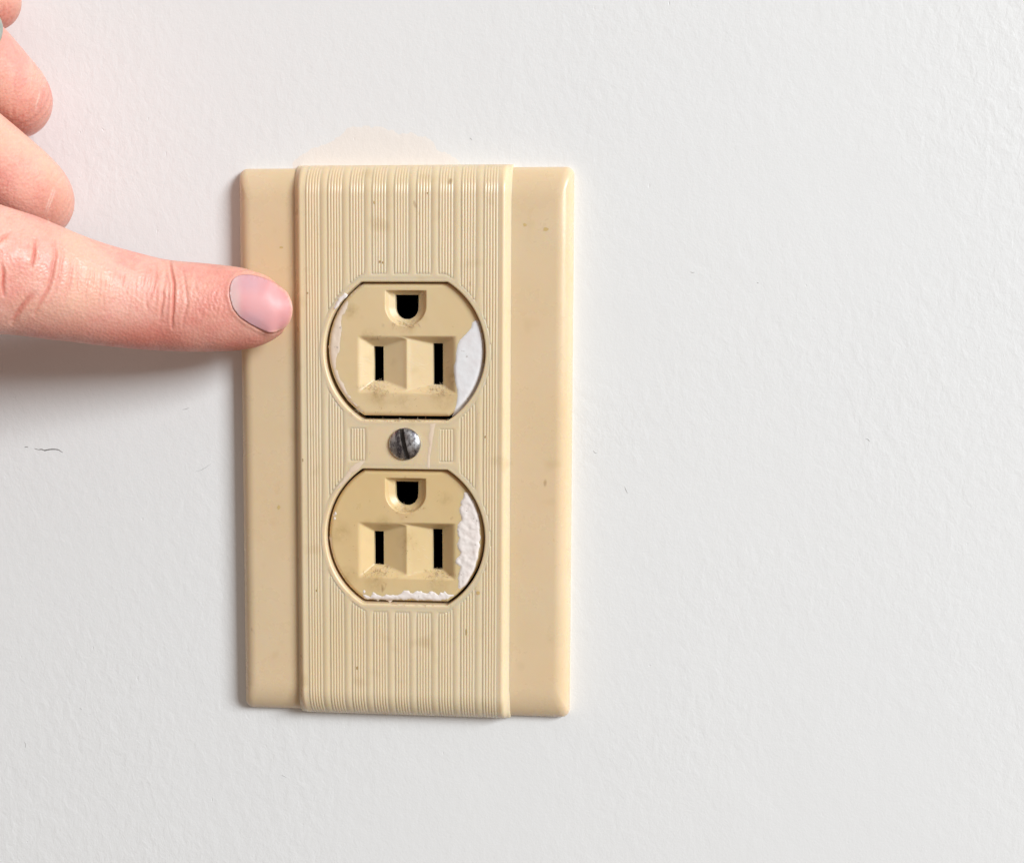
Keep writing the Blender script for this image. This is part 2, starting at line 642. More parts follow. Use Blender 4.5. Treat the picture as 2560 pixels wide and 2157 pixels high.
for k, b in enumerate(BANDS):
    groups = {}
    for r in range(5):
        x = b + (r - 2) * PITCH
        for y0, y1 in rib_runs(x, k):
            if y1 - y0 > 60:
                key = 'all'
            else:
                c = (y0 + y1) / 2
                key = 'up' if c > 24 else 'down' if c < -24 else 'mid'
            if k in (1, 7) and key == 'all':
                key = 'mid'
            groups.setdefault(key, []).append((x, y0, y1))
    if k in (0, 8):
        for g in list(groups):
            if g != 'all' and 'all' in groups:
                groups['all'] += groups.pop(g)
    for g, runs in groups.items():
        VP, VF, n0 = [], [], 0
        for x, y0, y1 in runs:
            yy = yl[(yl > y0 + 0.05) & (yl < y1 - 0.05)]
            yy = np.r_[y0, yy[::2] if len(yy) > 60 else yy, y1]
            if y1 > 52:
                yy = np.unique(np.r_[yy, 51.6 + YE * np.sin(ang[:-1])])
                yy = yy[yy <= y1]
            if y0 < -52:
                yy = np.unique(np.r_[yy, -51.6 - YE * np.sin(ang[:-1])])
                yy = yy[yy >= y0]
            q = np.linspace(-1, 1, 7)
            hx = q * PITCH * 0.5
            hz = -0.125 + 0.112 * (1 - np.abs(q) ** 2.0)
            e = yprof(yy)
            f_ = np.ones(len(yy))
            f_[0] = f_[-1] = 0.0
            wob = 0.02 * noise2(yy * 0.3, np.full(len(yy), x), 1.0)
            VX = x + hx[None, :] + wob[:, None]
            VX = VX * (1 - 0.010 * (1 - e[:, None]))
            VZ = (TOP + (hz[None, :] * f_[:, None] - 0.14 * (1 - f_[:, None]))) * e[:, None]
            VY = np.broadcast_to(yy[:, None], VX.shape)
            VP.append(np.c_[VX.ravel(), VY.ravel(), VZ.ravel()])
            VF.append(grid_faces(len(yy), 7) + n0)
            n0 += VX.size
        mesh_obj('rib_band', np.vstack(VP), np.vstack(VF), m_panel, plate)

# ------------------------------------------------------------------ receptacle faces
JB = [(-23.5, -39.5), (24.5, -39.5), (24.5, 40.5), (-23.5, 40.5)]
strap = mesh_obj('junction_box', [(*p, 0.3) for p in JB] + [(*p, -45.0) for p in JB],
                 [(7, 6, 5, 4), (0, 4, 5, 1), (1, 5, 6, 2), (2, 6, 7, 3), (3, 7, 4, 0)][0:0] + [(4, 5, 6, 7), (0, 1, 5, 4), (1, 2, 6, 5), (2, 3, 7, 6), (3, 0, 4, 7)],
                 m_strap, outlet, smooth=False)

FH = 5.4


def smin(a, b, k):
    h = np.clip(0.5 + 0.5 * (b - a) / k, 0, 1)
    return b * (1 - h) + a * h - k * h * (1 - h)


def face_fn(fx, fy, Rr, T, fh):
    """height of a receptacle face at plate position (x, y)"""
    def fn(x, y):
        u, v = np.asarray(x) - fx, np.asarray(y) - fy
        d = -np.maximum(np.hypot(u, v) - Rr, np.abs(v) - T)
        e = np.clip(d / 0.95, 0, 1)
        h = fh - 1.0 * (1 - np.sqrt(np.clip(1 - (1 - e) ** 2, 0, 1)))

        def hollow(xl_, xr_, yb, yt, sl, sr, sb, st):
            w = [(u - xl_) / (sl - xl_), (xr_ - u) / (xr_ - sr), (v - yb) / (sb - yb), (yt - v) / (yt - st)]
            m = smin(smin(w[0], w[1], 0.16), smin(w[2], w[3], 0.08), 0.13)
            return np.clip(m, 0, 1)
        a = hollow(-10.3, 2.9, -9.2, 3.0, -7.0, -5.0, -6.5, 0.6)
        b = hollow(-2.7, 10.7, -9.2, 3.0, 5.4, 7.4, -7.2, 1.3)
        k = np.maximum(a, b)
        k = k - 0.03 * np.exp(-((a - b) / 0.15) ** 2)
        k = np.where(k < 0.34, k * k / 0.68, k - 0.17) / 0.83
        h = h - 2.1 * np.clip(k, 0, 1)
        # ground recess: flat top, round bottom
        def U(hw, top, bot):
            r = hw
            cy_ = bot + r
            lower = np.hypot(u, v - cy_) - r
            upper = np.abs(u) - hw
            return -np.maximum(np.where(v < cy_, lower, upper), v - top)
        g = U(4.3, 12.1, 4.7)
        gi = U(2.35, 11.2, 6.2)
        t = np.clip(g / np.maximum(g - np.minimum(gi, 0), 1e-6), 0, 1)
        t = np.where(g > 0, t, 0)
        h = h - 1.7 * (t * 0.75 + 0.25 * sstep(0, 0.35, t)) * (g > 0)
        h = h + 0.012 * noise2(u, v, 0.7, 4)
        return h, gi
    return fn


def receptacle(fx, fy, Rr, T, fh, label, m_face):
    fn = face_fn(fx, fy, Rr, T, fh)
    ui = np.arange(-9.1, 9.11, 0.1)
    ui = np.unique(np.r_[ui, [-7.0, -5.0, 5.4, 7.4]].round(4))
    hw_c = 9.1
    k = np.r_[np.linspace(0, 0.8, 30)[1:], 1 - 0.2 * (1 - np.linspace(0, 1, 16)[1:]) ** 1.5]
    vv = np.unique(np.r_[np.arange(-T + 1, T - 1, 0.1), [-6.5, 0.6, -7.2, 1.3, 11.2], -T + 1 - np.linspace(0, 1, 14), T - 1 + np.linspace(0, 1, 14)].round(4))
    hw = np.sqrt(np.maximum(Rr ** 2 - vv ** 2, 0))
    out = np.maximum(hw - hw_c, 0)
    scale = np.minimum(1, hw / hw_c)
    U_ = np.hstack([-(hw_c + out[:, None] * k[None, ::-1]), np.broadcast_to(ui, (len(vv), len(ui))), hw_c + out[:, None] * k[None, :]])
    U_ = U_ * np.where(hw < hw_c, hw / hw_c, 1)[:, None]
    V_ = np.broadcast_to(vv[:, None], U_.shape)
    h, gi = fn(U_ + fx, V_ + fy)
    cu, cv = (U_[:-1, :-1] + U_[1:, 1:]) / 2, (V_[:-1, :-1] + V_[1:, 1:]) / 2
    _, gc = fn(cu + fx, cv + fy)
    hole = (gc > 0) | ((cu > -7.0) & (cu < -5.0) & (cv > -6.5) & (cv < 0.6)) | ((cu > 5.4) & (cu < 7.4) & (cv > -7.2) & (cv < 1.3))
    P = np.c_[(U_ + fx).ravel(), (V_ + fy).ravel(), h.ravel()]
    P, F = compact(P, grid_faces(*U_.shape, keep=~hole))
    rc = mesh_obj('receptacle', P, F, m_face, outlet)
    rc['label'] = label
    # skirt below the rounded edge
    o = (fx, fy, Rr, T)
    Pk, n = ring_loft([(-0.02, fh - 1.0), (0.0, fh - 1.15), (0.0, 1.0)], o)
    mesh_obj('receptacle_side', Pk, grid_faces(3, n, wrap=True, flip=True), m_face, rc)

    def well(name, outl, top, wall_h=0.9):
        outl = np.array(outl)
        n = len(outl)
        c = outl.mean(0)
        L = [(outl, top + 0.05), (outl, top - wall_h)]
        P = np.vstack([np.c_[q + [fx, fy], np.full(n, z)] for q, z in L])
        mesh_obj(name, P, grid_faces(2, n, wrap=True, flip=False), m_face, rc)
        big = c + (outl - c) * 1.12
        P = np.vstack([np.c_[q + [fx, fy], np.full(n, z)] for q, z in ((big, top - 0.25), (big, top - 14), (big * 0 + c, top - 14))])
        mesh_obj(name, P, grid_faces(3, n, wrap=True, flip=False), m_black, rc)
    hs = fh - 2.1
    rect = lambda a, b, c, d: [(a, c), (b, c), (b, d), (a, d)]
    well('blade_slot', rect(-7.0, -5.0, -6.5, 0.6), hs)
    well('blade_slot', rect(5.4, 7.4, -7.2, 1.3), hs)
    cyy = 6.2 + 2.35
    D = [(2.35 * math.cos(t), cyy + 2.35 * math.sin(t)) for t in np.linspace(-math.pi, 0, 22)] + [(2.35, 11.2), (-2.35, 11.2)]
    well('ground_slot', D, fh - 1.7)
    return rc, (lambda x, y: fn(x, y)[0])


rc1, h1 = receptacle(0.85, 19.95, 16.25, 13.65, FH, 'upper socket with a smooth white paint smear on its right side', m_face)
rc2, h2 = receptacle(0.75, -18.65, 16.25, 13.75, FH, 'lower socket with crumbly white paint along its right and bottom edges', m_face2)



def lint(rc, fn, areas, seed, name='lint', mat=None, lmin=0.2, lmax=0.9, th0=None, wd=0.02, bow=1.2):
    """short dust fibres caught in the recesses and along the rim, joined: nobody could count them"""
    g = np.random.default_rng(seed)
    VP, VF, n0 = [], [], 0
    for cx_, cy_, rx, ry, num in areas:
        for _ in range(num):
            x, y = cx_ + g.normal() * rx, cy_ + g.normal() * ry
            L_, th = g.uniform(lmin, lmax), g.uniform(0, math.pi) if th0 is None else g.normal(th0, 0.25)
            bend = g.normal() * bow
            t = np.linspace(-.5, .5, 6)
            X_ = x + L_ * t * math.cos(th) - bend * t * t * math.sin(th) * L_
            Y_ = y + L_ * t * math.sin(th) + bend * t * t * math.cos(th) * L_
            Tn = np.c_[np.gradient(X_), np.gradient(Y_)]
            Tn /= np.linalg.norm(Tn, axis=1)[:, None]
            hgt = fn(X_, Y_) + (0.05 if mat is None else 0.008)
            Lp = np.c_[X_ - Tn[:, 1] * wd, Y_ + Tn[:, 0] * wd, hgt]
            Mp = np.c_[X_, Y_, hgt + (0.05 if mat is None else 0.01)]
            Rp = np.c_[X_ + Tn[:, 1] * wd, Y_ - Tn[:, 0] * wd, hgt]
            VP.append(np.stack([Lp, Mp, Rp], 1).reshape(-1, 3))
            VF.append(grid_faces(6, 3, flip=True) + n0)
            n0 += 18
    o = mesh_obj(name, np.vstack(VP), np.vstack(VF), mat or m_lint, rc)
    o['kind'] = 'stuff'
    return o


lm = Mat('dust_fibres', (0.72, 0.62, 0.46), 0.8)
lm.tint(lm.ramp(lm.noise(700, 2), 0.45, 0.6), (0.40, 0.27, 0.15))
m_lint = lm.m
lint(rc1, h1, [(-5.2, 12.2, 1.7, 0.6, 60), (7.3, 11.7, 1.7, 0.6, 70), (1.0, 25.2, 1.6, 0.45, 50)], 3)
lint(rc2, h2, [(-5.2, -26.3, 1.7, 0.6, 45), (7.3, -26.7, 1.7, 0.6, 45), (0.9, -13.2, 1.6, 0.4, 35)], 4)
m_scr = simple('pale_scratch', (0.86, 0.73, 0.52), 0.5)
m_grime = simple('brown_grime', (0.38, 0.25, 0.11), 0.7)
lint(rc1, h1, [(3.4, 17.0, 1.1, 2.6, 16), (-7.8, 16.5, 0.7, 2.3, 9)], 7, 'scratches', m_scr, 0.5, 2.0, 2.8, 0.022, 0.3)
lint(rc2, h2, [(3.6, -21.5, 1.1, 2.2, 9)], 8, 'scratches', m_scr, 0.4, 1.4, 2.7, 0.02, 0.3)
lint(rc1, h1, [(-5.2, 11.5, 2.0, 0.5, 22), (7.6, 11.2, 1.8, 0.5, 22), (0.8, 7.3, 5.5, 0.6, 14), (9.6, 17.0, 0.6, 3.0, 12), (-5.5, 22.4, 1.7, 0.3, 10)], 9, 'grime', m_grime, 0.12, 0.6, None, 0.025, 0.5)
lint(rc2, h2, [(1.6, -20.6, 0.8, 1.6, 16), (-5.0, -27.0, 1.6, 0.5, 12), (7.6, -27.2, 1.8, 0.5, 16), (7.7, -9.5, 1.0, 0.8, 4), (-10.5, -20.0, 0.8, 2.5, 7)], 10, 'grime', m_grime, 0.12, 0.5, None, 0.022, 0.5)
rimf = lambda x, y: np.full(len(x), TOP - 0.05)
lint(plate, rimf, [(0.7, 5.45, 5.0, 0.10, 46), (-9.6, 7.0, 0.9, 0.35, 12), (0.7, -32.9, 4.5, 0.08, 14)], 12)
pf = lambda pts: pxpoly(pts, FH)
patch('paint_smear', pf([(1190, 800), (1197, 803), (1203, 820), (1208, 850), (1211, 880), (1209, 915), (1203, 945), (1194, 972), (1180, 998), (1162, 1018), (1143, 1034), (1128, 1042),
                         (1134, 1030), (1141, 1012), (1144, 990), (1143, 975), (1138, 955), (1134, 930), (1134, 915), (1139, 903), (1140, 885), (1144, 862), (1150, 850), (1165, 835), (1178, 820), (1181, 806)]),
      h1, 0.12, m_white, rc1, edge=0.6, step=0.28, rough=0.018, seed=3)
patch('paint_smear', pf([(872, 742), (885, 725), (897, 714), (912, 711), (908, 716), (890, 730), (872, 748), (868, 772), (856, 790), (852, 830), (850, 870), (843, 895), (840, 920), (850, 945), (862, 970), (880, 1000), (905, 1025), (915, 1033),
                         (895, 1027), (868, 1002), (848, 970), (833, 935), (824, 900), (821, 870), (826, 835), (836, 795), (850, 766)]),
      h1, 0.05, m_pink, rc1, edge=0.3, step=0.3, rough=0.03, jag=0.22, seed=5)
patch('paint_smear', pf([(1160, 1228), (1170, 1232), (1184, 1250), (1194, 1275), (1200, 1305), (1201, 1345), (1198, 1380), (1190, 1410), (1178, 1440), (1165, 1462), (1150, 1476), (1145, 1470), (1148, 1458), (1142, 1445),
                         (1150, 1428), (1152, 1416), (1141, 1408), (1139, 1398), (1150, 1388), (1153, 1378), (1144, 1366), (1143, 1357), (1149, 1345), (1142, 1325), (1144, 1312), (1155, 1300), (1148, 1285), (1149, 1275), (1153, 1268), (1152, 1255), (1158, 1245)]),
      h2, 0.15, m_chalk, rc2, edge=0.5, step=0.24, rough=0.07, jag=0.22, seed=8)
patch('paint_smear', pf([(902, 1494), (908, 1486), (918, 1489), (930, 1487), (940, 1481), (955, 1490), (968, 1483), (990, 1482), (1005, 1479), (1030, 1480), (1055, 1479), (1080, 1481), (1100, 1484), (1115, 1483), (1132, 1485),
                         (1128, 1494), (1118, 1500), (1060, 1501), (960, 1501), (912, 1500)]),
      h2, 0.10, m_chalk, rc2, edge=0.3, step=0.22, rough=0.07, jag=0.45, seed=11)
patch('paint_smear', pf([(822, 1330), (828, 1345), (834, 1380), (846, 1415), (862, 1445), (880, 1470), (875, 1470), (855, 1445), (838, 1412), (826, 1375), (820, 1345)]),
      h2, 0.05, m_pink, rc2, edge=0.25, step=0.3, jag=0.1, seed=13)
for q, (x, y, r) in enumerate(((838, 1283, 5), (836, 1296, 4), (834, 1288, 3), (910, 1478, 4), (934, 1483, 4))):
    patch('paint_fleck', pf([(x + r * math.cos(t) * random.uniform(.6, 1.1), y + r * 1.2 * math.sin(t) * random.uniform(.6, 1.1)) for t in np.linspace(0, 5.6, 8)]),
          h2, 0.10, m_chalk, rc2, edge=0.2, step=0.2, seed=q)
top_h = lambda x, y: np.full(len(x), TOP + 0.014)
pt = lambda pts: pxpoly(pts, TOP)
patch('paint_smear', pt([(1066, 1170), (1068, 1140), (1072, 1112), (1071, 1095), (1076, 1075), (1076, 1060), (1090, 1058), (1086, 1075), (1082, 1095), (1077, 1125), (1073, 1145), (1074, 1170)]),
      top_h, 0.03, m_film, plate, edge=0.2, step=0.25, jag=0.12, seed=15)
patch('paint_smear', pt([(833, 768), (848, 745), (862, 733), (869, 737), (858, 750), (843, 770), (836, 775)]), top_h, 0.16, m_chalk, plate, edge=0.25, step=0.22, jag=0.15, seed=16)
patch('paint_smear', pt([(887, 1158), (897, 1154), (912, 1155), (903, 1164), (893, 1173), (878, 1186), (862, 1202), (846, 1218), (838, 1222), (852, 1202), (868, 1184)]),
      top_h, 0.03, m_film, plate, edge=0.25, step=0.25, jag=0.25, seed=17)


m_stain = simple('brown_stain', (0.44, 0.29, 0.12), 0.6)
m_yel = simple('yellow_stain', (0.62, 0.44, 0.19), 0.4)
pan_h = lambda x, y: TOP + flute(x) * (1 - flat_mask(x, y)) + 0.02
fl_h = lambda x, y: np.full(len(x), FL + 0.004)
for q, (x, y, rx, ry, hf, hh_, mt) in enumerate((
        (769, 733, 3, 3, top_h, TOP, m_stain), (949, 655, 2.5, 4, top_h, TOP, m_stain), (957, 656, 2.5, 3.5, top_h, TOP, m_stain), (1069, 483, 2, 3, top_h, TOP, m_stain),
        (893, 1669, 3, 6, top_h, TOP, m_stain), (1166, 1580, 2, 9, top_h, TOP, m_stain), (792, 1476, 2, 4, top_h, TOP, m_stain), (757, 1150, 2, 5, top_h, TOP, m_stain),
        (1195, 1482, 6, 5, top_h, TOP, m_yel), (1213, 1092, 2, 4, top_h, TOP, m_stain), (1016, 1292, 3, 2, top_h, TOP, m_stain), (936, 506, 3, 5, top_h, TOP, m_yel),
        (703, 619, 6, 3, fl_h, FL, m_yel), (1312, 563, 6, 5, fl_h, FL, m_yel), (1364, 573, 8, 6, fl_h, FL, m_yel), (697, 1268, 5, 7, fl_h, FL, m_yel))):
    patch('speck', pxpoly([(x + rx * math.cos(t) * random.uniform(.6, 1.1), y + ry * math.sin(t) * random.uniform(.6, 1.1)) for t in np.linspace(0, 5.5, 8)], hh_),
          hf, 0.008, mt, plate, edge=0.3, step=0.15, seed=q)

# ------------------------------------------------------------------ screw
def bm_obj(name, bm, mat, parent, smooth=True):
    me = bpy.data.meshes.new(name)
    bm.to_mesh(me)
    bm.free()
    me.materials.append(mat)
    if smooth:
        me.shade_smooth()
    o = bpy.data.objects.new(name, me)
    COL.objects.link(o)
    o.parent = parent
    return o


scx, scy = 0.8, 0.62
SR = 3.3
lev = [(SR, TOP - 0.2), (SR, TOP + 0.22)] + [(SR * math.cos(math.radians(a)), TOP + 0.22 + 1.0 * math.sin(math.radians(a))) for a in (6, 14, 24, 35, 47, 58, 68, 77, 85)]
n = 56
P = np.vstack([np.c_[scx + r * np.cos(np.arange(n) * 2 * math.pi / n), scy + r * np.sin(np.arange(n) * 2 * math.pi / n), np.full(n, z)] for r, z in lev])
F = [list(f) for f in grid_faces(len(lev), n, wrap=True)]
F.append([(len(lev) - 1) * n + k for k in range(n)])
F.append([k for k in range(n)][::-1])
screw = mesh_obj('screw', P, F, m_screw, outlet)
ct = bpy.data.meshes.new('cut')
a = math.radians(101.5)
ux, uy = math.cos(a), math.sin(a)
q = [(-5, -0.46), (5, -0.46), (5, 0.46), (-5, 0.46)]
C = [(scx + s * ux - t * uy, scy + s * uy + t * ux) for s, t in q]
CP = wm([(x, y, TOP + 0.28) for x, y in C] + [(x, y, TOP + 3) for x, y in C])
ct.from_pydata(CP.tolist(), [], [(3, 2, 1, 0), (4, 5, 6, 7), (0, 1, 5, 4), (1, 2, 6, 5), (2, 3, 7, 6), (3, 0, 4, 7)])
cut = bpy.data.objects.new('cut', ct)
COL.objects.link(cut)
md = screw.modifiers.new('cut', 'BOOLEAN')
md.operation = 'DIFFERENCE'
md.object = cut
md.solver = 'EXACT'
dg = bpy.context.evaluated_depsgraph_get()
nm = bpy.data.meshes.new_from_object(screw.evaluated_get(dg))
screw.modifiers.clear()
screw.data = nm
bpy.data.objects.remove(cut)
nm.set_sharp_from_angle(angle=math.radians(38))
s0 = [(scx + s * ux - t * uy, scy + s * uy + t * ux) for s, t in [(-3.12, -0.45), (3.12, -0.45), (3.12, 0.45), (-3.12, 0.45)]]
mesh_obj('screw_slot', [(x, y, TOP + 0.29) for x, y in s0] + [(x, y, TOP + 0.20) for x, y in s0],
         [(0, 1, 2, 3), (4, 5, 1, 0), (5, 6, 2, 1), (6, 7, 3, 2), (7, 4, 0, 3)], m_slot, screw, smooth=False)

# ------------------------------------------------------------------ hand
K = Mat('skin', (0.78, 0.425, 0.345), 0.46, 0.42)
K.tint(K.ramp(K.noise(150, 4, 0.65), 0.44, 0.62, 0, 0.7), (0.73, 0.30, 0.26))
K.tint(K.ramp(K.noise(620, 3, 0.6), 0.5, 0.72, 0, 0.35), (0.64, 0.26, 0.20))
K.tint(K.ramp(K.noise(75, 2), 0.48, 0.66, 0, 0.55), (0.79, 0.49, 0.355))
K.tint(K.attr('flush_shade'), (0.60, 0.14, 0.10))  # ruddy spots, plus the finger underside's shade painted into the colour
K.tint(K.attr('pale'), (0.84, 0.60, 0.52))
K.bump(K.voro(1700), 0.00014, 0.55)
K.bump(K.noise(900, 4, 0.6), 0.00012, 0.5)
K.L.new(K.ramp(K.noise(500, 3), 0.35, 0.7, 0.36, 0.58), K.p.inputs['Roughness'])
K.sss(0.28, (1.0, 0.30, 0.15), 0.0022)
m_skin = K.m
NL = Mat('fingernail', (0.73, 0.335, 0.34), 0.44, 0.38)
NL.tint(NL.attr('lunula'), (0.76, 0.54, 0.52))
NL.tint(NL.attr('lilac'), (0.60, 0.34, 0.38))
NL.tint(NL.attr('tip'), (0.79, 0.42, 0.33))
NL.bump(NL.noise(900, 2, 0.5, (0.06, 1, 1.0), -0.06), 0.00005, 0.35)
NL.sss(0.25, (1.0, 0.4, 0.3), 0.0012)
m_nail = NL.m


def tube(st, n=40, sub=8, roll=0.0):
    """st rows: centre x, y, h, half width, half depth -> closed tapered tube (plate mm)"""
    st = np.asarray(st, float)
    t = np.arange(len(st))
    tt = np.linspace(0, len(st) - 1, (len(st) - 1) * sub + 1)

    def cr(col):
        y = st[:, col]
        m = np.gradient(y)
        i = np.minimum(tt.astype(int), len(st) - 2)
        f = tt - i
        return ((2 * f ** 3 - 3 * f ** 2 + 1) * y[i] + (f ** 3 - 2 * f ** 2 + f) * m[i] + (-2 * f ** 3 + 3 * f ** 2) * y[i + 1] + (f ** 3 - f ** 2) * m[i + 1])
    C = np.c_[cr(0), cr(1), cr(2)]
    a, b = np.maximum(cr(3), 0.05), np.maximum(cr(4), 0.05)
    T = np.gradient(C, axis=0)
    T /= np.linalg.norm(T, axis=1)[:, None] + 1e-9
    up = np.array([0, 0, 1.0])
    s_prev = None
    V = []
    for i in range(len(C)):
        s = np.cross(up, T[i])
        if s_prev is not None and (np.linalg.norm(s) < 0.35 or s @ s_prev < 0):
            s = s_prev - (s_prev @ T[i]) * T[i]
        s /= np.linalg.norm(s) + 1e-9
        s_prev = s
        d = np.cross(T[i], s)
        th = np.arange(n) * 2 * math.pi / n
        V.append(C[i] + a[i] * np.cos(th)[:, None] * s + b[i] * np.sin(th)[:, None] * d)
    P = np.vstack(V)
    F = [list(f) for f in grid_faces(len(C), n, wrap=True)]
    F.append(list(range(n))[::-1])
    F.append([(len(C) - 1) * n + k for k in range(n)])
    return P, F


def ellipse_cap(st, end, steps=5):
    """round the last station off towards the point end"""
    st = [list(s) for s in st]
    L = st[-1]
    for k in range(1, steps + 1):
        t = math.sin(math.radians(90 * k / steps))
        c = math.cos(math.radians(90 * k / steps))
        st.append([L[0] + (end[0] - L[0]) * t, L[1] + (end[1] - L[1]) * t, L[2] + (end[2] - L[2]) * t, L[3] * max(c, 0.05), L[4] * max(c, 0.05)])
    return st


# index finger from its outline in the photograph: x, top y, bottom y, height of the axis
IDX = [(-900, 560, 600, 55, 1.5), (-860, 500, 740, 55, 7.5), (-700, 440, 860, 54, 10.5), (-560, 425, 885, 51.5, 11.2), (-420, 432, 880, 48, 10.8), (-220, 455, 850, 41, 10.0), (-100, 485, 838, 36.5, 9.6), (0, 516, 838, 32.5, 9.4), (50, 533, 841, 30.5, 9.2), (100, 553, 847, 28.4, 8.9),
       (150, 574, 853, 26.3, 8.6), (200, 593, 858, 24.2, 8.3), (250, 609, 864, 22.2, 8.0), (300, 623, 869, 20.3, 7.7), (350, 636, 874, 18.6, 7.5),
       (400, 647, 877, 17.0, 7.4), (450, 653, 879, 15.7, 7.3), (500, 657, 880, 14.5, 7.1), (550, 662, 879, 13.4, 6.9), (590, 667, 877, 12.6, 6.6), (625, 675, 872, 12.0, 6.3),
       (655, 685, 863, 11.5, 5.9), (680, 698, 851, 11.0, 5.4), (696, 711, 838, 10.6, 4.7), (705, 722, 826, 10.3, 3.9), (710, 735, 815, 10.1, 3.0), (713, 748, 804, 10.0, 2.0), (714, 760, 793, 10.0, 1.0)]
st = []
for x, yt, yb, h, b in IDX:
    a_, b_ = at(x, yt, h), at(x, yb, h)
    c = (a_ + b_) / 2
    st.append([c[0], c[1], h, abs(a_[1] - b_[1]) / 2, b])
parts = [tube(st, 56, 4)]


def chain(rows):
    """rows: photo x, y, height, radius in mm (width), depth"""
    return [[*at(x, y, h), a, b] for x, y, h, a, b in rows]


mid = chain([(-960, 300, 57, 1, 1), (-920, 270, 57, 6, 6), (-760, 180, 58, 10.5, 10.5), (-600, 150, 57, 10.6, 10.6), (-420, 215, 52, 9.4, 9.2), (-250, 262, 44, 8.6, 8.2), (-150, 300, 37, 7.9, 7.7), (-59, 364, 29, 7.6, 7.4), (10, 420, 24, 7.6, 7.4), (60, 462, 19.5, 7.6, 7.4), (92, 497, 14.0, 7.5, 7.2),
             (78, 515, 9.0, 7.1, 6.6), (20, 500, 6.9, 6.8, 6.2), (-70, 450, 8.0, 6.6, 6.0), (-150, 400, 10.0, 6.5, 5.8)])
parts.append(tube(ellipse_cap(mid, at(-230, 350, 12)), 44, 6))
ring = chain([(-960, 180, 56, 1, 1), (-920, 150, 56, 6, 6), (-760, 30, 57, 10, 10), (-600, -30, 55.5, 10, 10), (-420, -20, 50, 8.9, 8.8), (-260, -5, 41, 8.2, 7.8), (-150, 50, 33, 7.5, 7.2), (-60, 130, 25.5, 7.1, 7.0), (0, 195, 21, 7.0, 7.0), (38, 240, 16.5, 6.95, 7.0), (36, 262, 10.5, 6.8, 6.6),
              (0, 262, 7.0, 6.5, 6.0), (-80, 230, 7.0, 6.2, 5.8), (-160, 190, 9.5, 6.0, 5.6)])
parts.append(tube(ellipse_cap(ring, at(-230, 150, 12)), 44, 6))
pinky = chain([(-960, 120, 54, 1, 1), (-920, 80, 54, 6, 6), (-760, -70, 54, 9.4, 9.4), (-610, -170, 52, 9.2, 9.2), (-440, -220, 46, 8.1, 8), (-280, -210, 37, 7.2, 7), (-170, -130, 28, 6.5, 6.3), (-90, -65, 21, 6.2, 6.0), (-32, -8, 16, 6.15, 6.0), (-34, 2, 10.5, 6.0, 5.8), (-75, -15, 7.5, 5.7, 5.4),
               (-150, -50, 7.5, 5.4, 5.2)])
parts.append(tube(ellipse_cap(pinky, at(-220, -80, 9)), 40, 6))
# palm, wrist and thumb, outside the picture
palm = chain([(-560, 330, 52, 30, 11), (-760, 320, 55, 34, 13), (-1000, 320, 56, 33, 14), (-1250, 330, 56, 28, 15), (-1450, 340, 56, 24, 16), (-1800, 360, 58, 24, 17), (-2300, 380, 60, 27, 20)])
parts.append(tube(palm, 48, 6))
thumb = chain([(-1150, 560, 48, 13, 12), (-980, 700, 42, 12, 11), (-820, 780, 35, 10.5, 9.5), (-690, 790, 28, 9.6, 8.6), (-590, 770, 22, 9.0, 7.6), (-520, 745, 18, 8.3, 6.6)])
parts.append(tube(ellipse_cap(thumb, at(-455, 715, 15)), 40, 6))

allP, allF, n0 = [], [], 0
for Pq, Fq in parts:
    allP.append(Pq)
    allF += [[i + n0 for i in f] for f in Fq]
    n0 += len(Pq)
tmp = mesh_obj('tmp_hand', np.vstack(allP), allF, m_skin)
md = tmp.modifiers.new('r', 'REMESH')
md.mode = 'VOXEL'
md.voxel_size = 0.40 * MM
md.adaptivity = 0
md = tmp.modifiers.new('s', 'SMOOTH')
md.factor = 0.5
md.iterations = 5
dg = bpy.context.evaluated_depsgraph_get()
hm = bpy.data.meshes.new_from_object(tmp.evaluated_get(dg))
old = tmp.data
bpy.data.objects.remove(tmp)
bpy.data.meshes.remove(old)
hm.name = 'hand'
hm.transform(Matrix.Identity(4))
b2 = bmesh.new()
b2.from_mesh(hm)
vc = np.array([v.co[:] for v in b2.verts]) / MM @ A
vn = np.array([v.normal[:] for v in b2.verts]) @ A
vp = to_photo(vc)
sel = (vp[:, 0] > -30) & (vp[:, 1] > -30) & (vp[:, 1] < 1000) & (vp[:, 0] < 900) & (np.einsum('ij,ij->i', vn, CAM - vc) > 0)
b2.verts.ensure_lookup_table()
fs = [f for f in b2.faces if all(sel[v.index] for v in f.verts)]
es = list({e for f in fs for e in f.edges})
bmesh.ops.subdivide_edges(b2, edges=es, cuts=1, use_grid_fill=True)
b2.to_mesh(hm)
b2.free()
nv = len(hm.vertices)
co = np.empty(nv * 3)
hm.vertices.foreach_get('co', co)
co = co.reshape(-1, 3)
nr = np.empty(nv * 3)
hm.vertices.foreach_get('normal', nr)
nr = nr.reshape(-1, 3)
Pm = (co / MM) @ A                 # plate mm
Nm = nr @ A
px = to_photo(Pm)
vd = CAM - Pm
vd /= np.linalg.norm(vd, axis=1)[:, None]
facing = np.einsum('ij,ij->i', Nm, vd)
front = sstep(0.0, 0.25, facing)
inv = (px[:, 0] > -80) & (px[:, 0] < 800) & (px[:, 1] > -80) & (px[:, 1] < 1000) & (facing > -0.1)
disp = np.zeros(nv)
flush_shade = np.zeros(nv)
pale = np.zeros(nv)
ii = np.where(inv)[0]
Q = px[ii]
onidx = poly_sd(Q, [(x, yt) for x, yt, yb, h, b in IDX[6:]] + [(x, yb) for x, yt, yb, h, b in IDX[6:][::-1]]) > 0


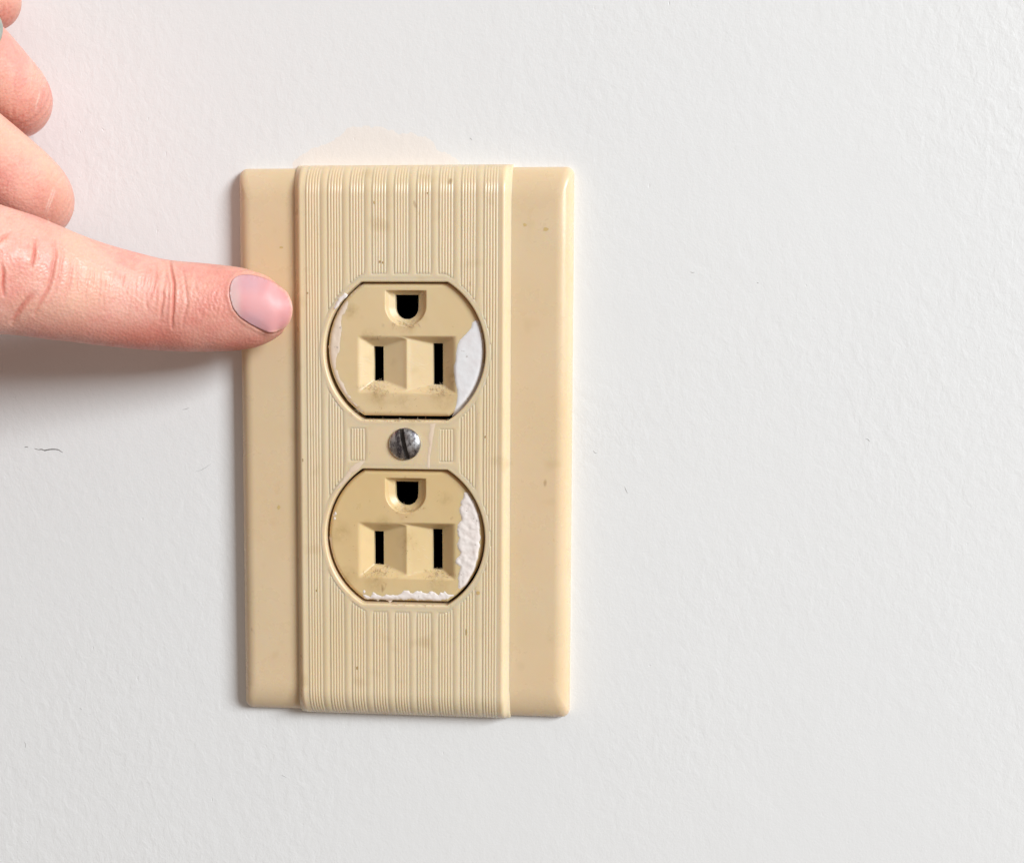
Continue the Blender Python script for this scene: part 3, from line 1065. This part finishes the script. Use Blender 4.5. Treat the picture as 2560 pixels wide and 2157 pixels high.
def crease(pts, wpx, depth, red=0.0, lip=0.25, mask=None):
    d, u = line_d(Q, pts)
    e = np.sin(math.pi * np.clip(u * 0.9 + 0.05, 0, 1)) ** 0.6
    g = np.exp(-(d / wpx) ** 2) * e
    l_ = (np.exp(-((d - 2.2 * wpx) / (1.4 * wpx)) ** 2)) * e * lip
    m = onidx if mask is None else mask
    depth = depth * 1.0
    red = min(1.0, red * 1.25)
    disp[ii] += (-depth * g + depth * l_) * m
    flush_shade[ii] = np.maximum(flush_shade[ii], red * np.exp(-(d / (wpx * 1.1)) ** 2) * e * m)


crease([(425, 655), (429, 680), (435, 708), (434, 740), (433, 765), (430, 800), (430, 820)], 3.2, 0.42, 0.75)
crease([(389, 652), (391, 680), (388, 705), (378, 735), (366, 760), (372, 780)], 4.0, 0.13, 0.25)
crease([(404, 722), (410, 745), (402, 775), (400, 805)], 4.0, 0.16, 0.35)
crease([(458, 680), (464, 715), (468, 760), (458, 800), (455, 822)], 3.6, 0.15, 0.35)
crease([(86, 600), (86, 630), (82, 655), (78, 672)], 4.0, 0.32, 0.7)
crease([(4, 660), (9, 685), (7, 715), (10, 740)], 4.0, 0.34, 0.8)
crease([(-6, 605), (10, 592), (26, 580)], 5.0, 0.22, 0.5)
crease([(134, 600), (138, 640), (130, 690), (119, 726), (100, 757), (85, 785)], 5.0, 0.30, 0.45)
crease([(148, 590), (156, 640), (148, 690), (136, 730), (118, 765)], 5.0, 0.16, 0.2)
crease([(85, 733), (70, 750), (55, 768), (40, 790), (30, 808)], 6.5, 0.42, 0.55)
crease([(182, 640), (178, 680), (170, 720), (156, 755)], 4.5, 0.14, 0.15)
crease([(196, 655), (194, 690), (190, 735)], 4.0, 0.10, 0.15)
rr = random.Random(4)
for q_ in range(26):
    x0 = 205 + q_ * 8.6 + rr.uniform(-3, 3)
    y0 = 668 + rr.uniform(-14, 22) + (q_ * 0.9)
    ln = rr.uniform(40, 105)
    crease([(x0 + 3, y0), (x0 + rr.uniform(-3, 3), y0 + ln / 2), (x0 - 4, y0 + ln)], rr.uniform(2.0, 3.2), rr.uniform(0.03, 0.085), 0.10, 0.5)
for q_ in range(60):
    x0 = rr.uniform(480, 562)
    y0 = rr.gauss(745, 24)
    crease([(x0, y0), (x0 + rr.uniform(-6, 6), y0 + rr.uniform(10, 24))], rr.uniform(2.0, 3.0), rr.uniform(0.015, 0.04), 0.14, 0.6)
for q_ in range(46):
    t_ = rr.uniform(0, 2 * math.pi)
    r_ = rr.uniform(0, 1) ** 0.5
    x0, y0 = 45 + 75 * r_ * math.cos(t_), 670 + 95 * r_ * math.sin(t_)
    th = rr.uniform(-0.9, 0.9) + math.pi / 2
    L_ = rr.uniform(8, 26)
    crease([(x0, y0), (x0 + L_ * math.cos(th), y0 + L_ * math.sin(th))], rr.uniform(1.8, 3.0), rr.uniform(0.02, 0.055), 0.16, 0.5)
other = ~onidx
for q_ in range(90):
    c_ = rr.choice([(140, 480, 30, 70), (95, 240, 25, 70), (90, 440, 70, 80), (60, 230, 50, 70), (20, 15, 18, 30)])
    x0, y0 = rr.gauss(c_[0], c_[2] * .6), rr.gauss(c_[1], c_[3] * .6)
    th = math.radians(rr.gauss(105, 14))
    L_ = rr.uniform(8, 30)
    crease([(x0, y0), (x0 + L_ * math.cos(th), y0 + L_ * math.sin(th))], rr.uniform(2.0, 3.4), rr.uniform(0.02, 0.07), 0.1, 0.5, other)
# pale skin folds over the middle knuckle
for pts in ([(139, 470), (132, 492), (124, 515), (116, 538)], [(134, 468), (126, 492), (119, 512), (112, 534)], [(100, 225), (96, 245), (90, 262), (88, 280)], [(118, 545), (124, 558)]):
    d, u = line_d(Q, pts)
    g = np.exp(-(d / 2.0) ** 2) * np.sin(math.pi * np.clip(u * .9 + .05, 0, 1))
    disp[ii] += 0.07 * g
    pale[ii] = np.maximum(pale[ii], 0.7 * g)


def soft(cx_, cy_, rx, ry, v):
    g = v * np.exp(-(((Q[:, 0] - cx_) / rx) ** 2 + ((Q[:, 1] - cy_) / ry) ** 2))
    flush_shade[ii] = np.maximum(flush_shade[ii], g)


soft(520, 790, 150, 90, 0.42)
soft(360, 850, 180, 50, 0.8)  # finger underside: shade painted in with the redness, here and next line
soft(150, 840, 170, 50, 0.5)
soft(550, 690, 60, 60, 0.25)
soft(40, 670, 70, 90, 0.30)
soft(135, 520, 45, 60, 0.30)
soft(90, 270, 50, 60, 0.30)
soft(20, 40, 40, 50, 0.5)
soft(600, 870, 120, 45, 0.7)  # below the fingertip: redness with shade put into the colour

# nail bed: the skin sinks under the nail and swells around it
NAIL = np.array([(574, 740), (575, 716), (581, 700), (592, 690), (610, 686), (632, 687), (660, 694), (685, 705), (702, 716), (718, 731), (728, 750), (732, 771), (730, 791), (722, 810), (707, 825), (688, 831),
                 (668, 831), (646, 821), (622, 808), (600, 793), (583, 772)], float)
sd = poly_sd(Q, NAIL)
bedend = sstep(735, 700, Q[:, 0])
disp[ii] += np.where(sd > 0, -0.7 * sstep(1, 9, sd) * sstep(722, 700, Q[:, 0]), 0.0) * sstep(0, 0.3, facing[ii])
fold = np.exp(-((sd + 5) / 5.0) ** 2) * (sd < 3) * bedend * sstep(700, 670, Q[:, 0])
disp[ii] += 0.16 * fold
flush_shade[ii] = np.maximum(flush_shade[ii], 0.25 * np.exp(-(sd / 5.0) ** 2))
# skin follows of real skin
disp += 0.10 * noise2(px[:, 0] / 60, px[:, 1] / 60, 1.0, 2) * front
Pm2 = Pm + Nm * (disp * np.where(inv, front, 0))[:, None]
hm.vertices.foreach_set('co', wm(Pm2).ravel())
for nme, arr in (('flush_shade', flush_shade * 0.85), ('pale', pale)):
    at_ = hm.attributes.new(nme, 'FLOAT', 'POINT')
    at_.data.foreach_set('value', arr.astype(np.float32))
hm.update()
hm.shade_smooth()
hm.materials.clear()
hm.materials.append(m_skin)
hand = bpy.data.objects.new('person', hm)
COL.objects.link(hand)
tag(hand, label='hand reaching in from the left, index finger touching the outlet cover, other fingers curled', category='person')

# nail plate: smooth shell carried by the same finger axis, domed across, slightly proud
nb = []
for i in range(len(NAIL)):
    a_, b_ = NAIL[i], NAIL[(i + 1) % len(NAIL)]
    for t in range(6):
        nb.append(a_ + (b_ - a_) * t / 6)
nb = np.array(nb)
for _ in range(3):
    nb = (np.roll(nb, 1, 0) + nb * 2 + np.roll(nb, -1, 0)) / 4
gx, gy = np.meshgrid(np.arange(570, 731, 3.0), np.arange(684, 836, 3.0))
G = np.c_[gx.ravel(), gy.ravel()]
G = G[poly_sd(G, nb) > 1.6]
V = np.vstack([nb, G])
E_ = [(i, (i + 1) % len(nb)) for i in range(len(nb))]
ov, _, of, *_ = delaunay_2d_cdt([Vector(v) for v in V.tolist()], E_, [], 1, 1e-6)
V = np.array([list(v) for v in ov])
I = np.array(IDX)


def axis_at(x):
    f = lambda c: np.interp(x, I[:, 0], I[:, c])
    return f(1), f(2), f(3), f(4)


def nail_h(x, y):
    q2 = np.clip((y - 771 - 0.03 * (x - 620)) / 104, -0.985, 0.985)
    return 19.95 - 0.0245 * (x - 575) - 0.00008 * np.clip(x - 615, 0, 200) ** 2 - 6.2 * (1 - np.sqrt(1 - np.abs(q2) ** 2.15))


sdv = np.maximum(poly_sd(V, nb), 0)
yt_, yb_, ah_, ab_ = axis_at(np.minimum(V[:, 0], 698))
ab_ = np.interp(V[:, 0], [570, 625, 655, 680, 700, 715, 724, 733], [6.75, 6.3, 5.95, 5.5, 4.95, 4.45, 4.1, 3.8])
qn = np.clip((V[:, 1] - (yt_ + yb_) / 2) / ((yb_ - yt_) / 2 * 1.05 + 4), -0.99, 0.99)
sk = ah_ + ab_ * np.sqrt(1 - qn ** 2)
dome = nail_h(V[:, 0], V[:, 1])
cen = (sdv > 40) & (V[:, 0] < 670)
dome += np.median(sk[cen] + 0.30 - dome[cen])
tuck = sk - 0.10 + 0.42 * sstep(0, 22, sdv)
wt_ = sstep(650, 725, V[:, 0])
hh = np.minimum(dome, tuck + 3.0 * wt_)
tipw = sstep(660, 700, V[:, 0])
hh = np.where(tipw > 0, tipw * (sk + 0.42) + (1 - tipw) * hh, hh)
for _ in range(14):                                # relax the shell, rim held
    acc = np.zeros(len(V))
    cnt = np.zeros(len(V))
    for f in of:
        for a_, b_ in ((0, 1), (1, 2), (2, 0)):
            acc[f[a_]] += hh[f[b_]]
            acc[f[b_]] += hh[f[a_]]
            cnt[f[a_]] += 1
            cnt[f[b_]] += 1
    hh = np.where(sdv > 0.5, 0.4 * hh + 0.6 * acc / np.maximum(cnt, 1), hh)
NP = np.array([at(x, y, h) for (x, y), h in zip(V, hh)])
NF = []
for f in of:
    f = list(f)
    a_, b_, c_ = NP[f[0]], NP[f[1]], NP[f[2]]
    if np.cross(b_ - a_, c_ - a_)[2] < 0:
        f = f[::-1]
    NF.append(f)
lun = sstep(610, 588, V[:, 0] - 0.0012 * (V[:, 1] - 745) ** 2) * 0.85
lil = np.exp(-((V[:, 0] - 625) / 42) ** 2) * (0.25 + 0.75 * sstep(10, 45, np.abs(V[:, 1] - 755))) * 0.9
tipm = sstep(9, 2, sdv) * sstep(668, 700, V[:, 0]) * 0.8
nail = mesh_obj('fingernail', NP, NF, m_nail, None, attrs={'lunula': lun, 'lilac': lil, 'tip': tipm})
sm = nail.modifiers.new('thickness', 'SOLIDIFY')
sm.thickness = 0.35 * MM
sm.offset = -1
nail.parent = hand

# ring on the ring finger, at the edge of the picture
G_ = Mat('pale_ring_metal', (0.50, 0.56, 0.50), 0.35)
G_.p.inputs['Metallic'].default_value = 0.8
G_.tint(G_.ramp(G_.noise(600, 3), 0.4, 0.7, 0, 0.5), (0.34, 0.42, 0.36))
c0 = np.array(ring[7][:3])
c1 = np.array(ring[6][:3])
T = (c0 - c1) / np.linalg.norm(c0 - c1)
s_ = np.cross([0, 0, 1.0], T)
s_ /= np.linalg.norm(s_)
d_ = np.cross(T, s_)
cc = c0 - T * 3.4
prof = [(-2.0, 0.1), (-1.9, 0.7), (-1.4, 0.95), (0, 1.05), (1.4, 0.95), (1.9, 0.7), (2.0, 0.1)]
th = np.arange(64) * 2 * math.pi / 64
P = np.vstack([cc + T * l + (7.1 + r) * np.cos(th)[:, None] * s_ + (7.0 + r) * np.sin(th)[:, None] * d_ for l, r in prof])
rg = mesh_obj('ring', P, grid_faces(len(prof), 64, wrap=True), G_.m)
tag(rg, label='pale metal ring worn on the second curled finger at the left edge of the photo', category='ring')
